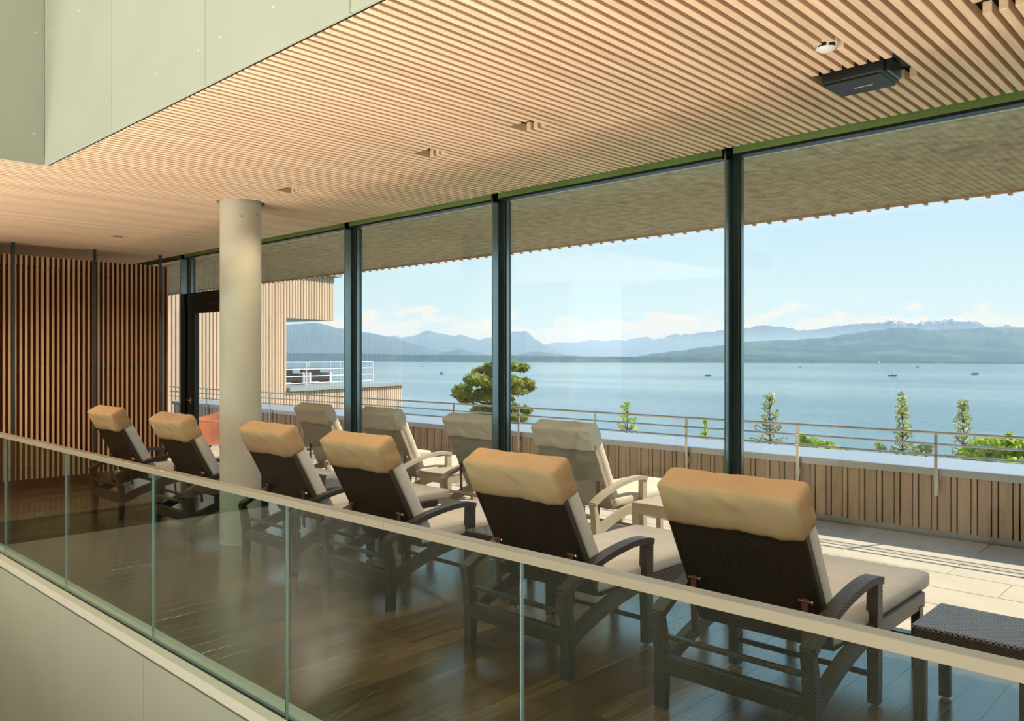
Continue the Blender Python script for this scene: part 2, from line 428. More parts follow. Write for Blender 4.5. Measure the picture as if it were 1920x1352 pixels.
# room ends, hall behind the camera
def wallbox(name, *a, m='wall_plain'):
    o = MB().box(*a).obj('surface', M[m]); o.name = name; return tag(o, kind='structure')
wallbox('wall_left', XL-.2, XL, -1.5, 5.05, -.3, ZC+.42, m='screen_wood')
wallbox('wall_right', XR, XR+.2, -3.4, 5.05, -3.4, 6.4)
wallbox('wall_hall_left', -9.7, -9.5, -3.4, 1.90, -3.4, -.06, m='hall_timber')
wallbox('wall_gallery_end', XL, -9.5, -1.7, -1.5, -.3, ZC+.42)
wallbox('floor_hall', -9.7, XR+.2, -3.6, 1.95, -3.6, -3.4, m='hall_floor')
wallbox('floor_gallery', XL, -9.5, -1.5, 1.93, -.3, -.004, m='parquet')
wallbox('ceiling_hall', VX-.3, XR+.2, -3.6, YB+.2, 6.2, 6.4)
wallbox('ceiling_gallery', -9.7, VX, -3.4, -1.5, ZC+.1, ZC+.4)
wallbox('wall_hall_back', -9.7, XR+.2, -3.6, -3.4, -3.4, 6.4, m='hall_timber')
for ux in UPX:
    u = tag(empty('fill_light_housing', (ux, -2.6, -3.4)), kind='structure')  # invented housing around each added fill light
    tl = Matrix.Translation((0, 0, .16)) @ Matrix.Rotation(-math.radians(17), 4, 'X')
    for sx in (-1, 1): MB().box(sx*1.13-.03, sx*1.13+.03, -.52, .52, -.10, .03, mtx=tl).obj('rim', M['frame_black'], u)
    for sy in (-1, 1): MB().box(-1.1, 1.1, sy*.49-.03, sy*.49+.03, -.10, .03, mtx=tl).obj('rim', M['frame_black'], u)
    MB().box(-1.1, 1.1, -.46, .46, -.10, -.06, mtx=tl).obj('housing', M['frame_black'], u)

# ------------------------------------------------------------------ round column
r = struct('column', (COLC[0], COLC[1], 0))
MB().lathe([(.176, -.01), (.176, 3.058)], n=64).obj('shaft', M['column_concrete'], r, True)
MB().lathe([(.182, .0), (.182, .006), (.176, .006)], n=64).obj('foot_ring', M['curb_paint'], r, True)
for px, py in ((453, 405), (482, 402)):
    rr = ray(px, py); a = Vector((COLC[0], COLC[1])); 
    d = Vector((rr.x, rr.y)).normalized(); b = -a; tca = a.dot(d); dd = math.sqrt(max(0, .176**2-(a.length_squared-tca**2))); q = d*(tca-dd)
    zz = CAMH+rr.z*(q.length/math.hypot(rr.x, rr.y)); nrm = (q-a).normalized()
    o = MB().lathe([(0, -.002), (.007, -.002), (.007, .0008), (0, .0008)], n=10).obj('tie_hole', M['frame_black'], r)
    o.location = (q.x-COLC[0], q.y-COLC[1], zz); o.rotation_euler = Vector((nrm.x, nrm.y, 0)).to_track_quat('Z', 'Y').to_euler()

# ------------------------------------------------------------------ window wall
FX = [-13.0, -10.89, -9.21, -7.043, -4.876, -2.687, -.50, 1.68]
HEADZ = 2.965
for i, fx in enumerate(FX):
    m = struct('trim_%d' % (i+2), (fx, 0, 0))
    MB().box(0, .012, YF-.13, YF-.03, .0, 3.05).obj('fin', M['steel_fin'], m)
    MB().box(-.032, .050, YF-.03, YF+.035, 0, 3.05, .003).obj('frame_post', M['steel_dark'], m)
    MB().box(.050, .062, YF-.012, YF+.02, 0.03, 2.96).obj('bead', M['steel_fin'], m)
    MB().box(-.02, .038, YF+.035, YF+.07, 0, 3.05, .003).obj('cover_strip', M['steel_dark'], m)
ends = FX+[XR]
for i in range(len(FX)):
    a, b = FX[i]+.062, ends[i+1]-(.032 if i < len(FX)-1 else 0)
    isdoor = (i == 1)
    wd = struct('window_%d' % (i+1)) if not isdoor else None
    root = wd if wd else struct('window_%d' % (i+1))
    MB().box(a-.012, b, YF-.10, YF-.02, HEADZ, HEADZ+.018).obj('head_frame', M['frame_black'], root)
    MB().box(a-.012, b, YF-.02, YF+.05, HEADZ+.012, HEADZ+.085).obj('outer_head', M['curb_paint'], root)
    MB().box(a-.012, b, YF-.105, YF-.095, HEADZ+.018, HEADZ+.085).obj('head_strip', M['head_trim'], root)
    MB().box(a-.012, b, YF-.095, YF-.02, HEADZ+.06, HEADZ+.085).obj('head_cover', M['frame_black'], root)
    if not isdoor:
        MB().box(a-.012, b, YF-.03, YF+.04, -.02, .035, .003).obj('sill_frame', M['steel_dark'], root)
        MB().box(a-.010, b, YF-.004, YF+.004, .035, HEADZ+.02).obj('pane', M['window_glass'], root)
    else:
        MB().box(a-.010, b, YF-.004, YF+.004, 2.50, HEADZ+.02).obj('pane', M['window_glass'], root)
        d = struct('door_1')
        MB().box(a-.012, b, YF-.06, YF+.05, 2.335, 2.50, .004).obj('transom', M['frame_black'], d)
        MB().box(a-.012, a+.055, YF-.05, YF+.05, 0, 2.335, .003).obj('jamb', M['frame_black'], d)
        MB().box(b-.055, b, YF-.05, YF+.05, 0, 2.335, .003).obj('jamb', M['frame_black'], d)
        lf = MB().box(a+.06, a+.20, YF-.055, YF+.01, .02, 2.33, .003).box(b-.20, b-.06, YF-.055, YF+.01, .02, 2.33, .003)\
            .box(a+.20, b-.20, YF-.055, YF+.01, .02, .16, .003).box(a+.20, b-.20, YF-.055, YF+.01, 2.22, 2.33, .003).obj('door_leaf', M['frame_black'], d)
        MB().box(a+.20, b-.20, YF-.026, YF-.018, .16, 2.22).obj('pane', M['window_glass'], lf)
        hx = -10.735
        hd = MB().tube([(hx, YF-.055, 1.045), (hx, YF-.095, 1.045)], .009, 10).tube([(hx-.06, YF-.095, 1.045), (hx+.06, YF-.095, 1.045)], .010, 10)\
            .box(hx-.018, hx+.018, YF-.062, YF-.055, 1.0, 1.09, .003).obj('handle', M['brass'], lf, True)
        MB().lathe([(0, 0), (.012, 0), (.012, .006), (0, .006)], n=14).obj('lock_cylinder', M['chrome'], lf, True).matrix_local = Matrix.Translation((hx, YF-.055, .94)) @ Matrix.Rotation(math.pi/2, 4, 'X')
th = struct('trim_12')
MB().box(XL, XR, 4.93, 5.10, -.10, .004, .003).obj('threshold', M['cap_metal'], th)

# ------------------------------------------------------------------ slatted screen on the left
sc = tag(empty('slatted_screen', (-10.95, 0, 0)), 'tall reddish-brown screen of upright timber slats at the left', 'screen')
SP = .0587
sm = boxmesh('slat', -.095, -.004, -.0125, .0125, .155, 2.855, M['screen_wood'], .002); se = boxmesh('lit_front', -.004, 0, -.0125, .0125, .155, 2.855, M['screen_lit_front'])  # pale front strip and dark body paint in lit fronts and shaded sides
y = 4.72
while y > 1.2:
    link('lit_front', se, link('slat', sm, sc, (0, y, 0))); y -= SP
for zz in (.35, 1.51, 2.69):
    MB().box(-.045, -.022, 1.2, 4.735, zz-.02, zz+.02).obj('batten', M['frame_black'], sc)
for yy in (1.93, 2.875, 3.79, 4.62): MB().box(-.01, .018, yy-.017, yy+.017, 0, ZC-.0005, .003).obj('post', M['steel_dark'], sc)

# ------------------------------------------------------------------ glass balustrade
ba = tag(empty('glass_balustrade', (0, YG, 0)), 'frameless glass balustrade with a flat metal handrail along the floor edge', 'balustrade')
JX = [-9.5, -9.125, -7.663, -6.197, -4.733, -3.277, -1.82, -.36, 1.10, XR]
for a, b in zip(JX[:-1], JX[1:]):
    p = MB().box(a+.003, b-.003, -.007, .007, -.06, .972).obj('glass_panel', M['balustrade_glass'], ba)
    MB().box(b-.0030, b-.0018, -.0066, .0066, -.05, .968).obj('glass_edge', M['glass_edge_dark'], p)
    MB().box(a+.0018, a+.0030, -.0066, .0066, -.05, .968).obj('glass_edge', M['glass_edge'], p)
HJ = [-9.5, -6.5, -2.52, .6, XR]
for a, b in zip(HJ[:-1], HJ[1:]):
    MB().box(a+.0008, b-.0008, -.034, .016, .968, 1.0, .002, 1).obj('handrail', M['rail_metal'], ba)

# ================================================================== TERRACE
TZ = -.06; LZ0 = CAMH-20.0
tf = struct('terrace_floor')
MB().box(-19, XR+1, 5.10, 8.30, TZ-.25, TZ-.022).obj('bed', M['terrace_joint'], tf)
SLX, SLY = .90, .45
smsh = boxmesh('slab', 0, SLX-.006, 0, SLY-.006, -.03, 0, M['terrace_slab'], .003)
row = 0; y = 5.12
while y < 8.25:
    x = -19+(row % 2)*SLX/2
    while x < XR:
        link('slab', smsh, tf, (x, y, TZ)); x += SLX
    y += SLY; row += 1
# parapet with board-and-batten cladding and sheet-metal cap
pa = tag(empty('parapet', (0, 8.30, TZ)), 'low terrace parapet clad in upright timber boards under a wide metal cap', 'parapet')
PX0, PX1 = -19, XR+1
MB().box(PX0, PX1, .04, .74, -.29, .60).obj('core', M['felt_black'], pa)
MB().box(PX0, PX1, .012, .05, -.03, .055, .003).obj('base_strip', M['cap_metal'], pa)
BP = .168
bb = boxmesh('board', -.052, .052, .008, .03, .05, .60, M['cladding_wood'], .002)
bt = boxmesh('batten', -.020, .020, .0, .024, .05, .60, M['cladding_wood'], .002)
x = -2.30+BP*20
while x > PX0+.1:
    if x < PX1-.1:
        link('board', bb, pa, (x, 0, 0)); link('batten', bt, pa, (x-BP/2, 0, 0))
    x -= BP
for a, b in ((PX0, -14), (-14, -9.6), (-9.6, -5.55), (-5.55, -1.5), (-1.5, PX1)):
    MB().prism([(-.018, .574), (-.018, .642), (0, .646), (.76, .655), (.76, .59), (.74, .59), (.74, .60), (-.004, .60), (-.004, .574)], a+.001, b-.001).obj('metal_cap', M['cap_metal'], pa)
# steel railing fixed to the parapet
ra = tag(empty('terrace_railing', (0, 8.25, TZ)), 'slim stainless-steel railing with three bars above the terrace parapet', 'railing')
for zz in (.982, .875, .770):
    MB().tube([(PX0, 0, zz), (PX1, 0, zz)], .011 if zz < .9 else .014, 8).obj('bar', M['steel_rail'], ra, True)
pm = MB().box(-.016, .016, -.008, .008, .39, .975, .002).mesh('post', M['steel_rail'])
km = MB().box(-.02, .02, .0, .04, .45, .53, .003).mesh('bracket', M['steel_rail'])
cm_ = MB().lathe([(0, -.014), (.017, -.014), (.017, .014), (0, .014)], n=10).mesh('collar', M['chrome'])
x = -2.354+1.343*3
while x > PX0:
    if x < PX1:
        p = link('post', pm, ra, (x, 0, 0)); link('bracket', km, p)
        for zz in (.875, .770): link('collar', cm_, p, (0, 0, zz), (0, math.pi/2, 0))
    x -= 1.343
# canopy over the terrace: soffit panels and a clad fascia
SZ, SY = 3.045, 7.86
so = tag(empty('terrace_canopy', (0, 0, SZ)), 'overhanging roof with mottled grey-brown soffit and clad edge above terrace', 'canopy')
MB().box(-19, XR+1, 4.86, SY-.03, .03, .50).obj('roof_slab', M['felt_black'], so)
rows = [(5.05, 5.75), (5.75, 6.80), (6.80, SY-.03)]
x = -19
pc = {}
for ya, yb in rows:
    x = -19-random.choice([0, .6]);
    while x < XR+1:
        k = (ya, yb)
        if k not in pc: pc[k] = boxmesh('soffit_panel', .0015, 2.3985, ya+.0015, yb-.0015, 0, .028, M['soffit_board'], .0015)
        link('soffit_panel', pc[k], so, (x, 0, 0)); x += 2.4
FP = .166
fb = boxmesh('fascia_board', -.062, .062, SY-.03, SY-.006, -.026, .50, M['cladding_wood'], .002)
ft = boxmesh('fascia_batten', -.018, .018, SY-.03, SY+.012, -.045, .50, M['cladding_wood'], .006)
x = -4.15+FP*40
while x > -18.9:
    if x < XR+.9:
        link('fascia_board', fb, so, (x+FP/2, 0, 0)); link('fascia_batten', ft, so, (x, 0, 0))
    x -= FP
link('ground_slab', boxmesh('core', -19, XR+1, -3.6, 8.9, -4.2, -3.6, M['felt_black'])).name = 'foundation'
tag(bpy.data.objects['foundation'], kind='structure')
tw = MB().box(-19, XR+1, 8.35, 9.0, LZ0+.06, TZ-.3).obj('wall_outer', M['wing_wood']); tag(tw, kind='structure')

# ================================================================== LOUNGERS
def smooth_curve(pts, n=6):
    out = []
    m = len(pts)
    for i in range(m-1):
        p0 = Vector(pts[max(i-1, 0)]); p1 = Vector(pts[i]); p2 = Vector(pts[i+1]); p3 = Vector(pts[min(i+2, m-1)])
        for k in range(n):
            t = k/n
            out.append(tuple(.5*((2*p1)+(-p0+p2)*t+(2*p0-5*p1+4*p2-p3)*t*t+(-p0+3*p1-3*p2+p3)*t**3)))
    out.append(tuple(pts[-1])); return out
def cushion(hx, hy, hz, n=(10, 14, 4), rnd=.03, puff=.008, seed=0, amp=.004):
    """soft rounded pad centred on the origin, slightly puffed and creased"""
    bm = bmesh.new(); bmesh.ops.create_cube(bm, size=2.0)
    for ax, k in enumerate(n):
        es = [e for e in bm.edges if abs(abs(e.verts[0].co[ax]-e.verts[1].co[ax])-2) < 1e-4]
        bmesh.ops.subdivide_edges(bm, edges=es, cuts=k, use_grid_fill=True)
    for v in bm.verts:
        q = v.co.copy()
        p = Vector((q.x*hx, q.y*hy, q.z*hz))
        inner = Vector((max(-hx+rnd, min(hx-rnd, p.x)), max(-hy+rnd, min(hy-rnd, p.y)), max(-hz+rnd, min(hz-rnd, p.z))))
        d = p-inner
        if d.length > 1e-6: p = inner+d.normalized()*min(d.length, rnd)
        f = (1-q.x**2)*(1-q.y**2)
        p.z += math.copysign(puff*f, q.z) if abs(q.z) > .99 else 0
        s = noise.noise(Vector((p.x*9+seed, p.y*9, p.z*14)))*amp+noise.noise(Vector((p.x*24+seed, p.y*20, p.z*20)))*amp*.4
        nn = d.normalized() if d.length > 1e-6 else Vector((0, 0, math.copysign(1, q.z)))
        v.co = p+nn*s
    return bm
def bm_obj(bm, name, m, parent, mtx=None):
    if mtx is not None: bm.transform(mtx)
    bmesh.ops.recalc_face_normals(bm, faces=bm.faces[:])
    me = bpy.data.meshes.new(name); bm.to_mesh(me); bm.free(); me.materials.append(m)
    for p in me.polygons: p.use_smooth = True
    return link(name, me, parent)

def make_lounger(ang, frame, back, pad, hood, seed):
    r = empty('sun_lounger')
    F_, B_, P_, H_ = M[frame], M[back], M[pad], M[hood]
    W = .358                                   # leg centre line
    arm = smooth_curve([(-.035, .445), (.10, .510), (.30, .568), (.52, .600), (.66, .600), (.735, .585)])
    apr_t = smooth_curve([(.02, .235), (.16, .295), (.36, .352), (.56, .385), (.70, .395)], 5)
    apr_b = smooth_curve([(.02, .150), (.16, .215), (.36, .275), (.56, .310), (.70, .320)], 5)
    for s in (-1, 1):
        x0, x1 = s*W-.028, s*W+.028
        MB().ribbon([(.0, .0), (.004, .12), (.006, .24), (-.012, .36), (-.036, .455)], .052, x0, x1, [.040, .050, .060, .048, .040]).obj('rear_leg', F_, r)
        MB().ribbon([(.705, .012), (.705, .20), (.70, .36), (.705, .585)], .058, x0+.002, x1-.002, [.048, .056, .066, .060]).obj('front_leg', F_, r)
        MB().lathe([(.012, 0), (.016, .004), (.016, .014)], (s*W, .705, 0), 10).obj('glide', M['glide_plastic'], r, True)
        MB().ribbon(arm, .034, x0-.006, x1+.006).obj('armrest', F_, r)
        MB().prism(apr_t+apr_b[::-1], s*W-.020, s*W+.020).obj('side_apron', F_, r)
        MB().box(s*(W-.012)-.02, s*(W-.012)+.02, .70, 1.42, .300, .385, .006).obj('seat_rail', F_, r)
        MB().ribbon([(1.355, .0), (1.355, .32)], .05, s*(W-.012)-.023, s*(W-.012)+.023, [.042, .052]).obj('foot_leg', F_, r)
    MB().box(-W+.02, W-.02, -.02, .03, .165, .250, .006).obj('rear_apron', F_, r)
    for yy, zz in ((-.008, .338), (.035, .322)):
        MB().box(-W+.01, W-.01, yy-.011, yy+.011, zz-.011, zz+.011, .003).obj('rear_bar', F_, r)
    MB().box(-W+.02, W-.02, .695, .717, .128, .152, .003).obj('stretcher', F_, r)
    MB().box(-W+.01, W-.01, 1.40, 1.44, .300, .385, .006).obj('foot_rail', F_, r)
    MB().box(-W+.03, W-.03, .30, 1.40, .350, .366).obj('seat_base', B_, r)
    # backrest, tilted about its lower edge
    T = Matrix.Translation((0, .315, .375)) @ Matrix.Rotation(ang, 4, 'X')
    UL = .80
    bp = MB().box(-.322, .322, -.030, .0, .0, UL-.03, .010, 2, mtx=T).obj('back_panel', B_, r)
    for s in (-1, 1): MB().box(s*.326-.007, s*.326+.007, -.032, .004, .0, UL-.16, .003, mtx=T).obj('edge_band', M['wicker_edge'] if frame == 'wicker' else F_, bp)
    bm_obj(cushion(.325, .058, .375, (10, 3, 12), .04, .0, seed, .004), 'back_mattress', P_, r, T @ Matrix.Translation((0, .058, .385)))
    hb = cushion(.336, .076, .106, (30, 8, 14), .026, .0, seed+5, .0075)
    for v in hb.verts:                                             # skirt flares out and hangs in folds
        if v.co.z < -.02:
            k = (-.02-v.co.z)/.10
            v.co.y += -.012*k+.008*k*math.sin(v.co.x*34+seed)*noise.noise(Vector((v.co.x*5, seed, 0)))*2
            v.co.z += .006*math.sin(v.co.x*9+seed)*k
        if v.co.y < 0: v.co.y += .010*math.sin(v.co.x*26+v.co.z*40+seed)*max(0, noise.noise(Vector((v.co.x*6, v.co.z*9, seed*3))))
    bm_obj(hb, 'head_cover', H_, r, T @ Matrix.Translation((0, .032, .690)))
    # reclining straps
    for s in (-1, 1):
        top = T @ Vector((s*.27, -.045, .27))
        st = MB().ribbon([(top.y-.006, top.z+.012), (top.y-.012, top.z-.12), (top.y-.002, .325)], .010, s*.27-.014, s*.27+.014).obj('recline_strap', M['strap_brown'], r)
        MB().tube([(s*.27-.030, top.y-.008, top.z), (s*.27+.030, top.y-.008, top.z)], .007, 8).obj('pin', M['strap_brown'], st, True)
        MB().tube([(s*.27+.030, top.y-.008, top.z), (s*.27+.037, top.y-.008, top.z)], .010, 8).obj('pin_head', M['chrome'], st, True)
    # seat pad
    bm_obj(cushion(.345, .665, .046, (10, 20, 3), .03, .012, seed+9, .003), 'seat_mattress', P_, r, Matrix.Translation((0, .94, .412)))
    return r
IN = [(-1.745, 3.225, 'dark wicker lounger with tan hood nearest the camera, beside the right-hand side table'),
      (-2.980, 3.160, 'dark wicker lounger with tan hood second from the right along the glass balustrade'),
      (-4.522, 3.236, 'dark wicker lounger with tan hood third from the right, just left of a side table'),
      (-5.715, 3.254, 'dark wicker lounger with tan hood standing immediately right of the round column'),
      (-7.320, 3.205, 'dark wicker lounger with tan hood standing immediately left of the round column'),
      (-8.810, 3.175, 'dark wicker lounger with tan hood farthest left, in front of the slatted screen')]
pin = make_lounger(math.radians(28), 'wicker', 'wicker_back', 'pad_fabric', 'hood_fabric', 1.0)
for i, (x, y, lb_) in enumerate(IN):
    o = pin if i == 0 else copy_tree(pin)
    o.location = (x, y, 0); tag(o, lb_, 'lounger', 'indoor loungers facing the window')
pout = make_lounger(math.radians(26), 'wicker_out', 'wicker_out_back', 'pad_fabric_out', 'hood_fabric_out', 3.0)
OUT = [(-4.58, 5.46, 'pale wicker terrace lounger farthest right, seen through the glass beside a side table'),
       (-5.83, 5.50, 'pale wicker terrace lounger partly hidden by the middle window mullion'),
       (-7.265, 5.49, 'pale wicker terrace lounger just right of the second mullion, side table on its right'),
       (-8.50, 5.42, 'pale wicker terrace lounger farthest left, just left of the second mullion')]
for i, (x, y, lb_) in enumerate(OUT):
    o = pout if i == 0 else copy_tree(pout)
    o.location = (x, y, TZ); tag(o, lb_, 'lounger', 'terrace loungers facing the lake')

def make_table(frame, top):
    r = empty('side_table')
    w_, d_ = .235, .215
    MB().box(-w_, w_, -d_, d_, .425, .445, .006, 2).obj('table_top', M[top], r)
    MB().box(-w_+.006, w_-.006, -d_+.006, d_-.006, .345, .425).obj('apron', M[frame], r)
    for sx in (-1, 1):
        for sy in (-1, 1):
            MB().ribbon([(sy*(d_-.03), .012), (sy*(d_-.03), .35)], .045, sx*(w_-.03)-.024, sx*(w_-.03)+.024, [.040, .046]).obj('leg', M[frame], r)
            MB().lathe([(.012, 0), (.016, .004), (.016, .014)], (sx*(w_-.03), sy*(d_-.03), 0), 10).obj('glide', M['glide_plastic'], r, True)
    return r
tin = make_table('wicker', 'wicker_top')
for i, (x, y, lb_) in enumerate([(-.965, 4.06, 'dark wicker side table at the right edge, beside the nearest lounger'),
                                 (-3.845, 4.03, 'dark wicker side table between the second and third loungers from the right'),
                                 (-6.50, 4.30, 'dark wicker side table half hidden behind the round column')]):
    o = tin if i == 0 else copy_tree(tin); o.location = (x, y, 0); tag(o, lb_, 'side table', 'dark indoor side tables')
tou = make_table('wicker_out', 'wicker_out')
for i, (x, y, lb_) in enumerate([(-3.83, 5.97, 'pale wicker side table right of the rightmost terrace lounger'),
                                 (-6.635, 5.95, 'pale wicker side table between two terrace loungers left of middle mullion'),
                                 (-9.45, 5.95, 'pale wicker side table left of the leftmost terrace lounger')]):
    o = tou if i == 0 else copy_tree(tou); o.location = (x, y, TZ); tag(o, lb_, 'side table', 'pale terrace side tables')

# orange tub chairs far along the terrace
def make_tub():
    r = empty('tub_chair')
    bm = bmesh.new(); n = 22; rows = [(.30, .20, 0), (.36, .27, 0), (.50, .305, .55), (.66, .325, .85), (.70, .33, 1.0)]
    inner = [(.69, .305, 1.0), (.52, .275, .5), (.44, .25, 0), (.43, .0, 0)]
    prev = None
    for z, rad, arc in rows+inner:
        ring = []
        for k in range(n):
            a = 2*math.pi*k/n
            back = .5-.5*math.cos(a)                      # 0 at the open front (+x), 1 at the back
            zz = z if z <= .44 else .44+(z-.44)*(.55+.45*min(1, back*1.5))
            ring.append(bm.verts.new((rad*math.cos(a), rad*math.sin(a)*1.02, zz)))
        if prev:
            for k in range(n): bm.faces.new((prev[k], prev[(k+1) % n], ring[(k+1) % n], ring[k]))
        else: bm.faces.new(ring[::-1])
        prev = ring
    bmesh.ops.remove_doubles(bm, verts=bm.verts[:], dist=.0005)
    bm_obj(bm, 'shell', M['chair_orange'], r)
    for k in range(4):
        a = math.pi/4+k*math.pi/2
        MB().tube([(.15*math.cos(a), .15*math.sin(a), .31), (.25*math.cos(a), .25*math.sin(a), 0)], .012, 8).obj('leg', M['steel_dark'], r, True)
    return r
tub = make_tub()
for i, (x, y, rz, lb_) in enumerate([(-12.35, 6.08, 2.4, 'orange tub chair nearest on the terrace, right of the door stile'),
                                     (-14.2, 7.05, 4.0, 'orange tub chair farther back on the terrace behind the nearest tub chair'),
                                     (-14.4, 6.30, 3.6, 'orange tub chair seen left of the door beside the slatted screen end')]):
    o = tub if i == 0 else copy_tree(tub); o.location = (x, y, TZ); o.rotation_euler = (0, 0, rz); tag(o, lb_, 'chair', 'orange tub chairs on the terrace')

# ================================================================== WING BUILDING beyond the terrace
A = math.radians(27.5)
wdir = FWD*math.cos(A)+RGT*math.sin(A)
W0 = CAMP+ray(540, HORIZON)*33.0; W0.z = 0
wn = Vector((wdir.y, -wdir.x, 0))            # faces the camera side
wang = math.atan2(wdir.y, wdir.x)
wing = tag(empty('timber_wing', W0, wang), 'timber-clad neighbouring wing with a projecting upper box, behind the column', 'building')
# local: x along the face, y = -(facing) so the face is at y=0 looking to -y
ZB0, ZB1, ZT = 3.20, 5.12, .36
MB().box(-14, 0, .10, 9, -19, ZB0+.05).obj('wall', M['felt_black'], wing)
MB().box(-14, 2.92, .10, 9, ZB0, ZB1).obj('upper_box', M['roof_grey'], wing)
MB().box(-14, 8.02, .10, 9, -19, ZT-.16).obj('lower_block', M['felt_black'], wing)
MB().box(0, 8.15, -.12, 9.1, ZT-.16, ZT).obj('terrace_cap', M['roof_grey'], wing)
MB().box(-14, 3.15, -.22, 9.2, ZB1, ZB1+.14).obj('roof_edge', M['roof_grey'], wing)
wb1 = boxmesh('batten', -.052, .052, .0, .09, -6, ZB0, M['wing_wood']); wb2 = boxmesh('batten', -.052, .052, .0, .09, ZB0-.0, ZB1, M['wing_wood']); wb3 = boxmesh('batten', -.052, .052, .0, .09, -9, ZT-.17, M['wing_wood'])
k = 0; x = -8.9
while x < 7.98:
    if x < -.05: link('batten', wb1, wing, (x, 0, 0)); 
    if x < 2.88: link('batten', wb2, wing, (x, 0, 0))
    if x > -.05: link('batten', wb3, wing, (x, 0, 0))
    x += .165
wr = tag(empty('roof_railing', W0+wdir*.1+wn*-.6+Vector((0, 0, ZT)), wang), 'white tubular railing around the roof terrace of the timber wing', 'railing')
for zz in (.12, .42, .72, 1.02):
    MB().tube([(0, 0, zz), (6.3, 0, zz)], .022, 6).obj('bar', M['white_rail'], wr); MB().tube([(6.3, 0, zz), (6.3, 6, zz)], .022, 6).obj('bar', M['white_rail'], wr)
    MB().tube([(0, 6, zz), (6.3, 6, zz)], .022, 6).obj('bar', M['white_rail'], wr)
rp = MB().tube([(0, 0, 0), (0, 0, 1.05)], .03, 6).mesh('post', M['white_rail'])
for xx in (.1, 1.65, 3.2, 4.75, 6.3): link('post', rp, wr, (xx, 0, 0)); link('post', rp, wr, (xx, 6, 0))
for yy in (2, 4): link('post', rp, wr, (6.3, yy, 0))
def make_bench():
    r = empty('roof_bench')
    MB().box(-.65, .65, -.35, .35, .12, .40, .04).obj('seat', M['bench_dark'], r)
    MB().box(-.65, .65, .22, .36, .36, .72, .04).obj('backrest', M['bench_dark'], r)
    for sx in (-1, 1): MB().box(sx*.72-.07, sx*.72+.07, -.36, .36, .0, .52, .03).obj('arm', M['bench_white'], r)
    return r
bn = make_bench()
for i, (s_, t_, lb_) in enumerate([(.9, 2.2, 'dark outdoor sofa on the wing roof terrace nearest the wall corner'), (2.5, 2.4, 'dark outdoor sofa in the middle of the wing roof terrace'), (4.6, 2.6, 'dark outdoor sofa at the far end of the wing roof terrace')]):
    o = bn if i == 0 else copy_tree(bn); o.location = W0+wdir*s_-wn*t_+Vector((0, 0, ZT)); o.rotation_euler = (0, 0, wang); tag(o, lb_, 'sofa', 'sofas on the wing roof terrace')

# ================================================================== LAKE AND FAR SHORE
LZ = CAMH-20.0
t, b = mat('lake_water'); setp(b, base=(.09, .21, .24), rough=.12, spec=.5)
g = t.add('ShaderNodeNewGeometry')
mp = t.add('ShaderNodeMapping', {0: g.outputs['Position']}); mp.inputs['Rotation'].default_value = (0, 0, -YAW); mp.inputs['Scale'].default_value = (.10, .34, 1)
n1 = t.add('ShaderNodeTexNoise', {'Vector': mp.outputs[0], 'Scale': 1.0, 'Detail': 5, 'Roughness': .65})
mp2 = t.add('ShaderNodeMapping', {0: g.outputs['Position']}); mp2.inputs['Rotation'].default_value = (0, 0, -YAW); mp2.inputs['Scale'].default_value = (.0011, .006, 1)
n2 = t.add('ShaderNodeTexNoise', {'Vector': mp2.outputs[0], 'Scale': 1.0, 'Detail': 4, 'Roughness': .5})
calm = t.add('ShaderNodeMapRange', {0: n2.outputs[0], 1: .38, 2: .62, 3: .05, 4: .72}, clamp=True)
dl = t.add('ShaderNodeVectorMath', {0: g.outputs['Position']}, operation='LENGTH')
lee = t.add('ShaderNodeMapRange', {0: t.math('ADD', dl.outputs['Value'], t.math('MULTIPLY', n2.outputs[0], 500.0)), 1: 1050, 2: 1350, 3: 1.0, 4: .12}, clamp=True)   # sheltered water off the far shore
bp = t.add('ShaderNodeBump', {'Height': n1.outputs[0], 'Strength': t.math('MULTIPLY', calm.outputs[0], lee.outputs[0]), 'Distance': 1.1}); t.l.new(bp.outputs[0], b.inputs['Normal'])
lake = MB().quad((-14000, -2000, LZ), (14000, -2000, LZ), (14000, 16000, LZ), (-14000, 16000, LZ)).obj('lake', M['lake_water'])
tag(lake, 'broad pale blue lake with light wind streaks reaching the far shore', 'lake', kind='stuff')
# bank below the terrace
bk = MB().box(-70, 70, 9.0, 48, LZ-3, LZ+1.2).obj('lake_bank', M['ground_green']); tag(bk, kind='structure')

def landmat(name, c1, c2, sc, snow=None):
    t, b = mat(name); setp(b, rough=.95, spec=.05)
    g = t.add('ShaderNodeNewGeometry')
    n = t.add('ShaderNodeTexNoise', {'Vector': g.outputs['Position'], 'Scale': sc, 'Detail': 6, 'Roughness': .6})
    c = t.ramp(n.outputs[0], [(.45, c1), (.68, c2)])
    if snow:
        sp = t.add('ShaderNodeSeparateXYZ', {0: g.outputs['Position']})
        h = t.math('ADD', sp.outputs['Z'], t.math('MULTIPLY', n.outputs[0], 260.0))
        sm_ = t.add('ShaderNodeMapRange', {0: h, 1: snow, 2: snow+60, 3: 0, 4: 1}, clamp=True)
        c = t.mix(sm_.outputs[0], c, (.9, .9, .9, 1))
    t.l.new(c, b.inputs['Base Color'])
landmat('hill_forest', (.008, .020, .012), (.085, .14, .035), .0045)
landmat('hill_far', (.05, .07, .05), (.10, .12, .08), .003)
landmat('snow_mountain', (.05, .07, .09), (.12, .14, .15), .006, 560.0)
landmat('shore_forest', (.018, .045, .015), (.07, .12, .03), .03)

